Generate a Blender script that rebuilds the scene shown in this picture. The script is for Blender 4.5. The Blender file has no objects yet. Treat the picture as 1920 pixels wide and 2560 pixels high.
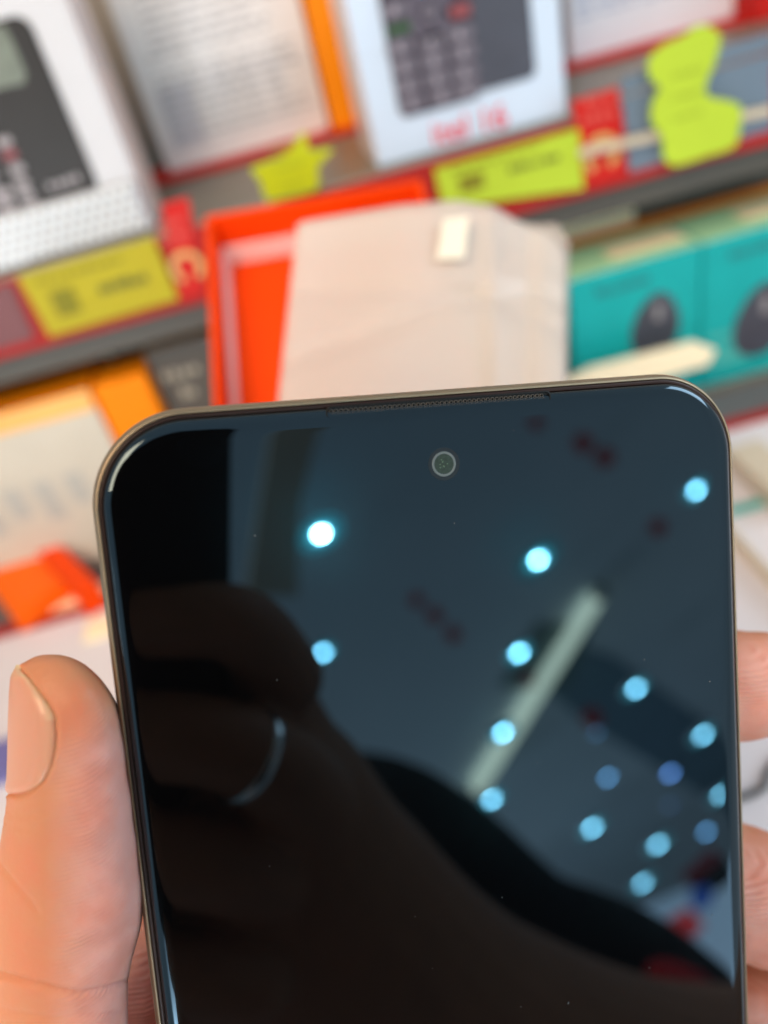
import bpy, bmesh, math, random
import numpy as np
from mathutils import Matrix, Vector
random.seed(7); rng = np.random.default_rng(7)
scene = bpy.context.scene
COL = scene.collection

# ------------------------------------------------------------------ camera
F = 1923.0                                   # focal length in photo pixels (photo 1920 x 2560)
_g = np.array([690., -2520., -1923.]); _g /= np.linalg.norm(_g)
_h = np.array([1., .285, 0.]); _h[2] = -(_h[:2] @ _g[:2]) / _g[2]; _h /= np.linalg.norm(_h)
R = np.array([_h, np.cross(-_g, _h), -_g])   # camera -> world
CAM = np.array([0., 0., 1.4])
cd = bpy.data.cameras.new('camera'); cam = bpy.data.objects.new('camera', cd); COL.objects.link(cam)
M = Matrix(R.tolist()).to_4x4(); M.translation = CAM.tolist(); cam.matrix_world = M
cd.sensor_fit = 'HORIZONTAL'; cd.sensor_width = 36.0; cd.lens = 36.0 * F / 1920.0
cd.clip_start = 0.004; cd.clip_end = 300
cd.dof.use_dof = True; cd.dof.focus_distance = 0.093; cd.dof.aperture_fstop = 12.6; cd.dof.aperture_blades = 0
scene.camera = cam

# ------------------------------------------------------------------ world, lamps, exposure
w = bpy.data.worlds.new('World'); scene.world = w; w.use_nodes = True
bg = w.node_tree.nodes['Background']; bg.inputs[0].default_value = (.80, .92, 1.0, 1); bg.inputs[1].default_value = .64
scene.view_settings.view_transform = 'Standard'; scene.view_settings.look = 'None'
scene.view_settings.exposure = 0; scene.view_settings.gamma = 1
def area(name, loc, target, size, power, colour):
    l = bpy.data.lights.new(name, 'AREA'); l.size = size; l.energy = power; l.color = colour
    o = bpy.data.objects.new(name, l); COL.objects.link(o); o.location = loc
    o.rotation_euler = (Vector(target) - Vector(loc)).to_track_quat('-Z', 'Y').to_euler()
    return o
area('warm_light', (-.48, -.52, 2.25), (-.02, .1, 1.34), .55, 12.5, (1., .68, .42))
area('shelf_light', (-.22, -.95, 2.0), (.05, .42, 1.25), .6, 10.5, (1., .92, .80))
area('cool_light', (1.5, .0, 2.0), (.1, .25, 1.3), .7, 11, (.75, .88, 1.))
area('ceiling_wash', (-2.5, -7., -.9), (4.5, -8.5, .1), 2., 900, (.85, .93, 1.))  # unseen light added to brighten the far ceiling

# ------------------------------------------------------------------ photo geometry helpers
def ray(px, py): return np.array([(px - 960) / F, (1280 - py) / F, -1.])
def c2w(p): return CAM + R @ np.asarray(p, float)
def at(px, py, s): return c2w(ray(px, py) * s)
def onY(px, py, y):
    d = R @ ray(px, py); return CAM + d * (y / d[1])
def onZ(px, py, z):
    d = R @ ray(px, py); return CAM + d * ((z - CAM[2]) / d[2])
# plane of the phone's screen, from the vanishing points of its edges (camera space)
DN = np.array([1352., -16829., -1923.]); DN /= np.linalg.norm(DN)
N = np.array([.236, -.0953, 1.]); N -= DN * (N @ DN); N /= np.linalg.norm(N)
XA = np.cross(-DN, N); D = 0.0847064
def pl(px, py):
    r = ray(px, py); return r * (-D / (r @ N))
def mirror(p): p = np.asarray(p); return p - 2 * ((p @ N) + D) * N
def refl(px, py, s): return c2w(mirror(ray(px, py) * s))
def refl_dir(px, py):
    r = ray(px, py); r = r - 2 * (r @ N) * N; r = R @ r; return pl(px, py), r / np.linalg.norm(r)
CU = np.array([0., -math.sin(math.radians(22)), math.cos(math.radians(22))])   # the raked ceiling's up
def ceil_hit(px, py, drop=0.):
    p, d = refl_dir(px, py); p = c2w(p)
    return p + d * ((1.6 - drop - (p - CAM) @ CU) / (d @ CU))

# ------------------------------------------------------------------ materials
MATS = {}
def mat(name, col, rough=.5, metal=0., spec=.28, bump=0., bscale=400., var=0., vscale=60., coat=0.):
    if name in MATS: return MATS[name]
    m = bpy.data.materials.new(name); m.use_nodes = True; nt = m.node_tree; b = nt.nodes['Principled BSDF']
    b.inputs['Base Color'].default_value = (*col, 1); b.inputs['Roughness'].default_value = rough
    b.inputs['Metallic'].default_value = metal; b.inputs['Specular IOR Level'].default_value = spec
    b.inputs['Coat Weight'].default_value = coat
    tc = nt.nodes.new('ShaderNodeTexCoord')
    if var:
        n = nt.nodes.new('ShaderNodeTexNoise'); n.inputs['Scale'].default_value = vscale; n.inputs['Detail'].default_value = 4
        nt.links.new(tc.outputs['Object'], n.inputs['Vector'])
        mx = nt.nodes.new('ShaderNodeMix'); mx.data_type = 'RGBA'
        mx.inputs[6].default_value = (*[c * (1 - var) for c in col], 1); mx.inputs[7].default_value = (*[min(1, c * (1 + var)) for c in col], 1)
        nt.links.new(n.outputs['Fac'], mx.inputs[0]); nt.links.new(mx.outputs[2], b.inputs['Base Color'])
    if bump:
        n = nt.nodes.new('ShaderNodeTexNoise'); n.inputs['Scale'].default_value = bscale
        nt.links.new(tc.outputs['Object'], n.inputs['Vector'])
        bp = nt.nodes.new('ShaderNodeBump'); bp.inputs['Strength'].default_value = bump; bp.inputs['Distance'].default_value = .0005
        nt.links.new(n.outputs['Fac'], bp.inputs['Height']); nt.links.new(bp.outputs['Normal'], b.inputs['Normal'])
    MATS[name] = m; return m
def emit(name, col, strength):
    m = bpy.data.materials.new(name); m.use_nodes = True; nt = m.node_tree
    nt.nodes.remove(nt.nodes['Principled BSDF']); e = nt.nodes.new('ShaderNodeEmission')
    e.inputs[0].default_value = (*col, 1); e.inputs[1].default_value = strength
    nt.links.new(e.outputs[0], nt.nodes['Material Output'].inputs[0]); return m

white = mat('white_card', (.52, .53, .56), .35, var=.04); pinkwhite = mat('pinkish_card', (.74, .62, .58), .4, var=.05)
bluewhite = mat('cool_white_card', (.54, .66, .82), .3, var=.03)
greyprint = mat('grey_print', (.42, .42, .46), .5); ghostprint = mat('pale_print', (.50, .49, .50), .5)
blackprint = mat('dark_print', (.034, .031, .029), .3, spec=.12, var=.2); plumprint = mat('plum_print', (.052, .046, .066), .35, spec=.15)
keyprint = mat('key_print', (.135, .125, .16), .35); greenkey = mat('green_key_print', (.045, .10, .05), .4); redkey = mat('red_key_print', (.25, .065, .075), .4)
screenprint = mat('screen_print', (.15, .17, .135), .25, var=.25, vscale=120.)
redtext = mat('red_ink', (.75, .05, .09), .5)
red = mat('red_card', (.50, .014, .010), .45, spec=.15, var=.1); deepred = mat('deep_red_card', (.33, .018, .016), .5, spec=.15, var=.1)
gold = mat('gold_print', (.55, .34, .12), .4); yellow = mat('yellow_paper', (.38, .335, .004), .5, var=.06)
lime = mat('lime_paper', (.40, .54, .03), .5, var=.05); ink = mat('faded_ink', (.12, .13, .02), .6)
orange = mat('orange_card', (.85, .24, .002), .5, spec=.15, var=.08); vermilion = mat('vermilion_card', (.80, .058, .001), .5, spec=.12, var=.06)
liner = mat('liner_card', (.82, .62, .60), .5)
teal = mat('teal_card', (.01, .36, .37), .35, spec=.15, var=.1); paleteal = mat('pale_green_card', (.42, .76, .46), .3, var=.08)
tealprint = mat('dark_teal_print', (.02, .17, .18), .4); mouseprint = mat('mouse_print', (.06, .063, .085), .3, var=.4, vscale=40.)
mousegrey = mat('mouse_wheel_print', (.26, .25, .27), .4)
greymetal = mat('shelf_metal', (.20, .18, .145), .4, .3, var=.15, vscale=25.); darkmetal = mat('dark_shelf_metal', (.10, .094, .08), .45, .2)
slate = mat('slate_card', (.13, .18, .24), .4, var=.15, vscale=30.)
cream = mat('cream_glare', (.95, .82, .56), .3); beige = mat('beige_card', (.58, .52, .42), .5, var=.12, vscale=20.)
greycard = mat('grey_white_card', (.55, .54, .47), .35, var=.15, vscale=25.)
deck = mat('white_laminate', (.68, .66, .70), .3, var=.06, vscale=12.); black = mat('black_plastic', (.012, .012, .014), .35)
blue = mat('blue_plastic', (.16, .16, .40), .4)

# ------------------------------------------------------------------ mesh helpers
class G:
    def __init__(s): s.v = []; s.f = []; s.m = []
    def add(s, vs, fs, mi=0):
        o = len(s.v); s.v += [tuple(map(float, v)) for v in vs]; s.f += [tuple(i + o for i in f) for f in fs]; s.m += [mi] * len(fs); return s
    def box(s, a, b, mi=0, bev=0.):
        bm = bmesh.new(); r = bmesh.ops.create_cube(bm, size=1)
        a = np.array(a); b = np.array(b)
        for v in bm.verts: v.co = Vector(((a + b) / 2 + np.array(v.co) * np.abs(b - a)).tolist())
        if bev: bmesh.ops.bevel(bm, geom=bm.edges[:], offset=bev, segments=2, profile=.5, affect='EDGES')
        s.bm(bm, mi); return s
    def bm(s, bm, mi=0):
        bm.verts.index_update(); s.add([v.co[:] for v in bm.verts], [[v.index for v in f.verts] for f in bm.faces], mi); bm.free(); return s
    def loft(s, rings, cap0=True, cap1=True, mi=0):
        n = len(rings[0]); vs = [p for r in rings for p in r]; fs = []
        for i in range(len(rings) - 1):
            for j in range(n):
                k = (j + 1) % n; fs.append((i * n + j, i * n + k, (i + 1) * n + k, (i + 1) * n + j))
        if cap0: fs.append(tuple(reversed(range(n))))
        if cap1: fs.append(tuple(range((len(rings) - 1) * n, len(rings) * n)))
        return s.add(vs, fs, mi)
    def prism(s, poly, d, mi=0):
        """poly: 3D points of one face, extruded by vector d (away from the viewer)"""
        d = np.asarray(d); a = [np.asarray(p) for p in poly]; return s.loft([a, [p + d for p in a]], mi=mi)
    def build(s, name, mats, parent=None, local=False, smooth=False, label=None):
        me = bpy.data.meshes.new(name)
        vs = s.v
        if parent is not None and not local:
            inv = np.array(MW[parent.name].inverted()); vv = np.array(vs); vs = (vv @ inv[:3, :3].T + inv[:3, 3]).tolist()
        me.from_pydata(vs, [], s.f); me.validate()
        for m_ in (mats if isinstance(mats, (list, tuple)) else [mats]): me.materials.append(m_)
        for p, mi in zip(me.polygons, s.m): p.material_index = mi; p.use_smooth = smooth
        bm = bmesh.new(); bm.from_mesh(me); bmesh.ops.recalc_face_normals(bm, faces=bm.faces); bm.to_mesh(me); bm.free()
        o = bpy.data.objects.new(name, me); COL.objects.link(o)
        if parent is not None: o.parent = parent; MW[o.name] = MW[parent.name]
        else: MW[o.name] = Matrix()
        if label: o['label'] = label
        return o
MW = {}
def thing(name, label, cat, loc=(0, 0, 0), M=None, group=None):
    o = bpy.data.objects.new(name, None); o.empty_display_size = .01; COL.objects.link(o)
    M = M.copy() if M is not None else Matrix.Translation(Vector([float(c) for c in loc]))
    o.matrix_world = M; MW[o.name] = M
    o['label'] = label; o['category'] = cat
    if group: o['group'] = group
    return o
def tag(o, label, cat, group=None):
    o['label'] = label; o['category'] = cat
    if group: o['group'] = group
    return o
def structure(o): o['kind'] = 'structure'; return o
def frame(o, x, y, z):
    m = Matrix([[*map(float, r)] for r in np.array([x, y, z]).T]).to_4x4(); m.translation = Vector([float(c) for c in o]); return m
def rrect(w_, h_, r, n=10, cx=0., cy=0.):
    pts = []
    for (sx, sy, a0) in ((1, 1, 0), (-1, 1, 90), (-1, -1, 180), (1, -1, 270)):
        for i in range(n + 1):
            a = math.radians(a0 + 90 * i / n); pts.append((cx + sx * (w_ / 2 - r) + r * math.cos(a), cy + sy * (h_ / 2 - r) + r * math.sin(a)))
    return pts
def yplate(name, pts2, y, t, m, parent, label=None, local=False, smooth=False):
    """a plate in a vertical plane: pts2 = (x, z) outline, front at y, t thick towards the back"""
    return G().prism([(x, y, z) for x, z in pts2], (0, t, 0)).build(name, m, parent, local, smooth, label)
def pxs(pts, y): return [tuple(onY(*p, y)[[0, 2]]) for p in pts]
def wordmarks(x0, x1, z, hgt, y, n, m, parent, name='printed_text', slope=0.):
    g = G(); x = x0
    for i in range(n):
        wd = (x1 - x0) / n * random.uniform(.6, .85); hh = hgt * random.uniform(.6, 1.)
        g.box((x, y, z), (x + wd, y + .0003, z + hh)); x += (x1 - x0) / n
    return g.build(name, m, parent)
def text_mesh(s, size, m, parent, origin, name, xdir=(1, 0, 0), zdir=(0, 0, 1), bold=.0):
    cu = bpy.data.curves.new(name, 'FONT'); cu.body = s; cu.size = size; cu.extrude = .00015; cu.offset = bold; cu.align_x = 'CENTER'
    o = bpy.data.objects.new('tmp', cu); COL.objects.link(o)
    me = bpy.data.meshes.new_from_object(o.evaluated_get(bpy.context.evaluated_depsgraph_get())); bpy.data.objects.remove(o)
    g = G(); X = np.array(xdir); Zd = np.array(zdir); Yd = np.cross(X, Zd)
    g.add([np.array(origin) + v.co[0] * X + v.co[1] * Zd + v.co[2] * Yd for v in me.vertices], [list(p.vertices) for p in me.polygons])
    bpy.data.meshes.remove(me)
    return g.build(name, m, parent)

# ================================================================== SETTING
ZS, ZC, YF = 1.315, 1.148, .36               # shelf top, counter top, shelf front
structure(G().box((-1.2, .02, ZC - .03), (1.2, .52, ZC)).build('counter', deck))
structure(G().box((-1.2, .52, .6), (1.2, .56, 2.4)).build('wall', mat('wall_paint', (.3, .28, .25), .7)))
# unseen strip light added to draw the highlight line on the glass edge
l = area('edge_highlight_light', c2w(-N * D - XA * 1.0 + N * .12 + DN * .50), c2w(-N * D + DN * .05), .02, .45, (.95, 1., .95)); l.data.shape = 'RECTANGLE'; l.data.size_y = .74
_z = (Vector(l.location) - Vector(c2w(-N * D + DN * .05).tolist())).normalized(); _y = Vector((R @ DN).tolist()); _x = _y.cross(_z).normalized(); _y = _z.cross(_x)
l.matrix_world = Matrix(((_x.x, _y.x, _z.x, l.location.x), (_x.y, _y.y, _z.y, l.location.y), (_x.z, _y.z, _z.z, l.location.z), (0, 0, 0, 1)))
cu_x = np.array([1., 0, 0]); cu_y = np.cross(CU, cu_x); c0 = CAM + 1.6 * CU
g = G(); g.prism([c0 + cu_x * a + cu_y * b for a, b in ((-25, -28), (25, -28), (25, 1.2), (-25, 1.2))], CU * .1)
structure(g.build('ceiling', mat('ceiling_paint', (.74, .86, .95), .7, var=.25, vscale=.35)))

# the two-tier display shelf
sh = thing('display_shelf', 'dark metal display shelf with red front strip carrying the phone boxes', 'shelf', (0, .44, ZC))
G().box((-.6, YF + .0015, ZS - .012), (.6, .519, ZS), bev=.001).build('board', greymetal, sh)
G().box((-.6, YF + .01, ZS - .05), (.6, YF + .025, ZS - .0125), bev=.001).build('support_rail', darkmetal, sh)
G().box((-.6, YF - .001, 1.281), (.6, YF + .001, ZS - .001)).build('front_strip', deepred, sh)
za = onZ(600, 386, ZS)[1]; zb = onZ(600, 412, ZS)[1]
G().box((-.2, zb, ZS + .0004), (.5, za + .01, ZS + .0026)).build('shelf_liner', red, sh)
G().box((-.6, .43, ZC + .0005), (.6, .436, ZS - .0125)).build('back_panel', darkmetal, sh)
zo = onY(1705, 545, .4285)[2]
G().box((-.6, .4285, zo - .012), (.6, .4298, zo + .005)).build('orange_strip', orange, sh)
G().box((-.6, YF + .004, ZC + .0005), (.6, YF + .007, ZC + .004)).build('lower_edge', greymetal, sh)
ym = [onZ(1885, y_, ZC)[1] for y_ in (955, 1035, 1060)]
G().box((-.6, ym[1], ZC + .0003), (.6, YF + .003, ZC + .0012)).build('edge_mat', mat('grey_mat', (.12, .12, .125), .6), sh)
G().box((-.6, ym[2], ZC + .0003), (.6, ym[1] - .0004, ZC + .0016)).build('edge_mat', deepred, sh, label='red strip along the counter')

# ================================================================== PRODUCT BOXES
def carton(name, label, a, b, mats, bev=.0009, cat='box', group=None, loc=None):
    """mats: (front, side, top)"""
    t = thing(name, label, cat, ((a[0] + b[0]) / 2, (a[1] + b[1]) / 2, a[2]), group=group)
    g = G().box(a, b, bev=bev); o = g.build('carton', list(mats), t)
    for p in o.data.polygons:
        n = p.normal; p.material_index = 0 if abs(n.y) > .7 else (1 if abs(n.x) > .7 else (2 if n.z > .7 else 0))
    return t
# feature phone box on the left
ya = .372; xa = -.0592
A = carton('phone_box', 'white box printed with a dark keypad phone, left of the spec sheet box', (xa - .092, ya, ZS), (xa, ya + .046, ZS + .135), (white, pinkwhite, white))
yp = ya - .0006
x1, z0 = onY(255, 482, yp)[[0, 2]]; zt = onY(62, 32, yp)[2]
ph = yplate('phone_print', rrect(.062, zt - z0, .006, 6, x1 - .031, (z0 + zt) / 2), yp, .0005, blackprint, A)
yplate('screen_print', pxs([(-190, 118), (8, 62), (30, 100), (66, 185), (60, 210), (30, 214), (-140, 262)], yp - .0004), yp - .0004, .0004, screenprint, ph)
for i, (kx, ky) in enumerate([(10, 355), (42, 423), (54, 459), (66, 488), (81, 517), (10, 482), (17, 508), (29, 534), (-30, 440), (-22, 475), (-12, 505), (0, 545)]):
    c = onY(kx, ky, yp - .0004); yplate('key_print', rrect(.0062, .0036, .0015, 3, c[0], c[2]), yp - .0004, .0004, mat('pale_key_print', (.30, .275, .29), .35), ph)
c = onY(24, 387, yp - .0004); yplate('key_print', rrect(.006, .0034, .0012, 3, c[0], c[2]), yp - .0004, .0004, redkey, ph, label='red key')
c = onY(160, 452, yp - .0004); wordmarks(c[0] - .0075, c[0] + .008, c[2] - .0018, .0036, yp - .0005, 4, mat('pale_key_print', (.30, .275, .29), .35), ph)
g = G(); xs = xa + .0003; p0 = onY(235, 60, .39); 
zz1, zz0 = ZS + .085, ZS + .062
g.box((xa - .0001, ya + .017, ZS + .062), (xa + .0004, ya + .023, ZS + .094)); g.build('side_print', ghostprint, A)
# bubble wrap at its foot
bw = thing('bubble_wrap', 'strip of clear bubble wrap along the foot of the keypad phone box', 'bubble wrap', (xa - .045, ya - .004, ZS))
bmat = mat('bubble_film', (.40, .385, .40), .15, var=.1)
g = G(); g.box((xa - .092, ya - .0035, ZS + .0006), (xa - .001, ya - .001, ZS + .0225), bev=.0006)
g.build('film', bmat, bw)
g = G()
for r_ in range(5):
    for c_ in range(20):
        x = xa - .004 - c_ * .0045 - (r_ % 2) * .00225; z = ZS + .0034 + r_ * .0041
        bm = bmesh.new(); bmesh.ops.create_icosphere(bm, subdivisions=2, radius=.0018); bmesh.ops.translate(bm, verts=bm.verts, vec=(x, ya - .0036, z)); g.bm(bm)
o = g.build('bubbles', mat('bubble_top', (.66, .72, .74), .12, spec=.6), bw, smooth=True); o['kind'] = 'stuff'

# spec sheet box
yb = .475
bl = onY(426, 438, yb); br = onY(830, 326, yb)
B = carton('phone_box', 'white box back covered with rows of small grey print and a table', (bl[0], yb, ZS + .0026), (br[0] - .001, yb + .04, ZS + .15), (mat('bright_white_card', (.70, .69, .70), .35),) * 3)
g = G(); z = ZS + .012; wB = br[0] - bl[0]
for i in range(44):
    z += .0045 if i != 8 else .008
    if z > ZS + .14: break
    x = bl[0] + wB * (.14 if i > 8 else .10)
    xe = br[0] - wB * random.choice([.08, .1, .2, .3])
    while x < xe:
        wd = random.uniform(.003, .012); g.box((x, yb - .0003, z), (min(x + wd, xe), yb - .0001, z + .0017)); x += wd + random.uniform(.0008, .003)
g.build('printed_text', mat('fine_print', (.37, .365, .39), .5), B)
g = G()
for i in range(8): g.box((bl[0] + wB * .08 , yb - .0006, ZS + .013 + i * .0042), (br[0] - wB * .06, yb - .0004, ZS + .0134 + i * .0042))
for fx in (.08, .28, .44, .6, .76, .94): g.box((bl[0] + wB * fx, yb - .0008, ZS + .013), (bl[0] + wB * fx + .0004, yb - .0007, ZS + .0428))
g.build('table_print', greyprint, B)
yplate('table_panel', [(bl[0] + wB * .08, ZS + .0135), (bl[0] + wB * .27, ZS + .0135), (bl[0] + wB * .27, ZS + .042), (bl[0] + wB * .08, ZS + .042)], yb - .0001, .00005, mat('panel_tint', (.5, .5, .56), .5), B)
# orange box beside it
ol = onY(836, 352, .468); 
C_ = carton('phone_box', 'plain bright orange box standing between two white boxes', (br[0] + .0005, .4655, ZS + .0026), (br[0] + .03, .51, ZS + .15), (orange, orange, orange))

# keypad phone box in the middle
yd = .37; xl, xr = onY(948, 430, yd)[0], onY(1421, 325, yd)[0]
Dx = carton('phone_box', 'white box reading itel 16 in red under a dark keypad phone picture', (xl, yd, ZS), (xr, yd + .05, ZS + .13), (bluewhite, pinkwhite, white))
yp = yd - .0006
L = [onY(962, 10, yp), onY(1012, 290, yp), onY(1215, 245, yp)]
x0 = L[1][0] - .002; z0 = onY(1110, 268, yp)[2]; x1 = onY(1205, 235, yp)[0]
P1 = yplate('phone_print', rrect(x1 - x0, .10, .004, 6, (x0 + x1) / 2, z0 + .05), yp, .0005, plumprint, Dx)
x2 = onY(1338, 150, yp)[0]; z2 = onY(1290, 205, yp)[2]
yplate('phone_print', rrect(x2 - x1 + .012, .10, .0035, 6, (x2 + x1) / 2 - .006, z2 + .05), yp + .0001, .0004, mat('dark_back_print', (.065, .07, .095), .3, var=.25), Dx)
yk = yp - .0004
for kx, ky in [(1000, 118), (1012, 166), (1021, 214), (1032, 258), (1079, 104), (1086, 150), (1094, 196), (1106, 240), (1152, 84), (1160, 130), (1164, 180), (1172, 224), (988, 24)]:
    c = onY(kx, ky, yk); yplate('key_print', rrect(.0118, .0062, .0026, 4, c[0], c[2]), yk, .0004, keyprint, P1)
    yplate('key_digit', rrect(.0022, .0032, .0009, 3, c[0] - .0006, c[2] - .0003), yk - .0002, .0002, mat('digit_print', (.30, .28, .34), .4), P1)
c = onY(998, 72, yk); yplate('key_print', rrect(.0105, .0035, .0014, 4, c[0], c[2]), yk, .0004, greenkey, P1, label='green call key')
c = onY(1146, 28, yk); yplate('key_print', rrect(.0105, .0048, .0016, 4, c[0], c[2]), yk, .0004, redkey, P1, label='red hang-up key')
c = onY(1074, 32, yk); nav = yplate('navigation_key', rrect(.0172, .018, .005, 5, c[0], c[2]), yk, .0004, mat('nav_print', (.105, .095, .13), .35), P1)
yplate('centre_key', rrect(.0085, .0095, .0028, 4, c[0], c[2] + .0005), yk - .0003, .0003, plumprint, P1)
yplate('centre_key', rrect(.0052, .007, .0022, 4, c[0], c[2] + .0005), yk - .0006, .0003, keyprint, P1)
c = onY(1178, 340, yp); text_mesh('itel 16', .0140, redtext, Dx, c, 'printed_name', bold=.00005)

# spec-printed box far right
ye = .475; el = onY(1420, 168, ye); er = onY(1835, 45, ye)
E_ = carton('phone_box', 'white box with blue grey print on the right of the shelf', (el[0] + .002, ye, ZS + .0026), (er[0], ye + .04, ZS + .15), (mat('lavender_card', (.68, .70, .78), .35, var=.05), white, white))
g = G(); z = ZS + .022
for i in range(24):
    x = el[0] + .006
    while x < er[0] - .012:
        wd = random.uniform(.004, .014); g.box((x, ye - .0003, z), (x + wd, ye - .0001, z + .002)); x += wd + random.uniform(.001, .004)
    z += .0042
g.build('printed_text', mat('blue_fine_print', (.42, .46, .60), .5), E_)
rx = onY(1850, 60, .47)[0]
carton('phone_box', 'red box corner at the end of the shelf behind the slate cards', (er[0] + .001, .455, ZS), (er[0] + .07, .50, ZS + .09), (red, red, red))

# ---- things hung on the shelf front
def price_tag(label, corners, m, y):
    p = pxs(corners, y); t = thing('price_tag', label, 'price tag', (np.mean([q[0] for q in p]), y, min(q[1] for q in p)), group='price tags on the shelf front')
    yplate('paper', p, y, .0006, m, t)
    (ax, az), (bx, bz), (cx, cz), (dx, dz) = p
    wd = bx - ax; hh = az - dz
    wordmarks(ax + wd * .50, ax + wd * .86, dz + hh * .42, hh * .17, y - .0005, 6, ink, t)
    yplate('printed_panel', [(ax + wd * .15, dz + hh * .25), (ax + wd * .32, dz + hh * .25), (ax + wd * .32, dz + hh * .66), (ax + wd * .15, dz + hh * .66)], y - .0004, .0003, mat('olive_ink', (.19, .18, .01), .6), t)
    wordmarks(ax + wd * .1, ax + wd * .75, dz + hh * .82, hh * .07, y - .0005, 9, mat('olive_ink', (.19, .18, .01), .6), t)
    return t
price_tag('yellow price tag below the keypad phone box on the left', [(42, 692), (382, 592), (447, 748), (125, 842)], yellow, YF - .004)
price_tag('lime price tag below the box reading itel 16', [(1086, 424), (1447, 322), (1460, 472), (1108, 522)], lime, YF - .004)
def emblem_card(label, corners, ring, rr):
    y = YF - .0025; p = pxs(corners, y); t = thing('red_card', label, 'card', (np.mean([q[0] for q in p]), y, min(q[1] for q in p)), group='red cards with gold emblem')
    yplate('card', p, y, .0006, red, t)
    c = onY(*ring, y - .0004); g = G(); ro, ri = rr, rr * .62
    a0, a1 = math.radians(-60), math.radians(240); n = 24
    poly = [(c[0] + ro * math.cos(a0 + (a1 - a0) * i / n), y - .0004, c[2] + ro * math.sin(a0 + (a1 - a0) * i / n)) for i in range(n + 1)]
    poly2 = [(c[0] + ri * math.cos(a0 + (a1 - a0) * i / n), y - .0004, c[2] + ri * math.sin(a0 + (a1 - a0) * i / n)) for i in range(n + 1)]
    for i in range(n): g.prism([poly[i], poly[i + 1], poly2[i + 1], poly2[i]], (0, .0003, 0))
    g.build('emblem', gold, t)
    zt = max(q[1] for q in p)
    wordmarks(c[0] - rr * 1.0, c[0] + rr * 1.0, c[2] + rr * 1.7, rr * .35, y - .0004, 4, mat('rose_print', (.55, .10, .08), .5), t)
    wordmarks(c[0] - rr * .8, c[0] + rr * .8, c[2] + rr * 2.5, rr * .3, y - .0004, 3, mat('rose_print', (.55, .10, .08), .5), t)
emblem_card('red card with gold ring emblem left of the open orange box', [(403, 512), (470, 492), (512, 730), (448, 754)], (468, 668), .0075)
emblem_card('red card with gold ring emblem right of the lime price tag', [(1428, 252), (1546, 218), (1564, 440), (1466, 468)], (1504, 384), .0085)
def slate_card(label, corners):
    y = YF - .002; p = pxs(corners, y); t = yplate('slate_card', p, y, .0007, slate, None); tag(t, label, 'card', 'slate cards on the shelf front')
slate_card('small dark slate card above the larger one on the right', [(1552, 195), (1930, 80), (1932, 122), (1555, 237)])
slate_card('large slate blue card in the red shelf front on the right', [(1556, 247), (1932, 132), (1932, 322), (1574, 432)])
G().prism([(x, YF - .006, z) for x, z in pxs([(1450, 372), (1930, 265), (1930, 287), (1450, 394)], YF - .006)], (0, .002, 0)).build('thin_band', mat('dull_cream', (.52, .45, .33), .4))  # thin cream band laid across the slate card
tag(bpy.data.objects['thin_band'], 'thin cream band running across the slate card', 'band')

def blob_tag(label, pts, m, y):
    P = np.array([onY(*p, y)[[0, 2]] for p in pts]); n = len(P); out = []
    for i in range(n):                                         # closed Catmull-Rom through the points
        a, b, c, d = P[i - 1], P[i], P[(i + 1) % n], P[(i + 2) % n]
        for k in range(6):
            t = k / 6; out.append(tuple(.5 * ((2 * b) + (c - a) * t + (2 * a - 5 * b + 4 * c - d) * t * t + (3 * b - a - 3 * c + d) * t ** 3)))
    t = yplate('paper_tag', out, y, .0006, m, None); MW[t.name] = Matrix()
    cxx, czz = P.mean(0); ww = np.ptp(P[:, 0])
    for q_ in range(3): wordmarks(cxx - ww * .18, cxx + ww * .16, czz + ww * (.22 - .2 * q_), ww * .03, y - .0004, 4, mat('tag_ink', (.26, .33, .02), .6), t)
    tag(t, label, 'paper tag', 'cut out paper tags')
blob_tag('large wavy lime paper tag over the slate card', [(1752, 62), (1800, 88), (1790, 150), (1768, 205), (1772, 240), (1848, 262), (1850, 320), (1835, 366), (1770, 390), (1690, 414), (1660, 395), (1656, 345), (1628, 300), (1634, 250), (1650, 222), (1626, 195), (1622, 150), (1660, 112), (1705, 92)], lime, YF - .009)
blob_tag('small star shaped yellow paper tag above the open orange box', [(760, 330), (775, 375), (832, 372), (795, 420), (795, 470), (720, 492), (668, 500), (650, 455), (628, 422), (668, 405), (715, 385)], mat('lemon_paper', (.44, .50, .006), .5, var=.06), YF - .006)

slate_card('dull maroon grey card at the left end of the red shelf front', [(-60, 735), (28, 708), (88, 845), (-40, 885)])
bpy.data.objects['slate_card.002'].data.materials[0] = mat('maroon_grey_card', (.16, .06, .065), .45)
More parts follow.
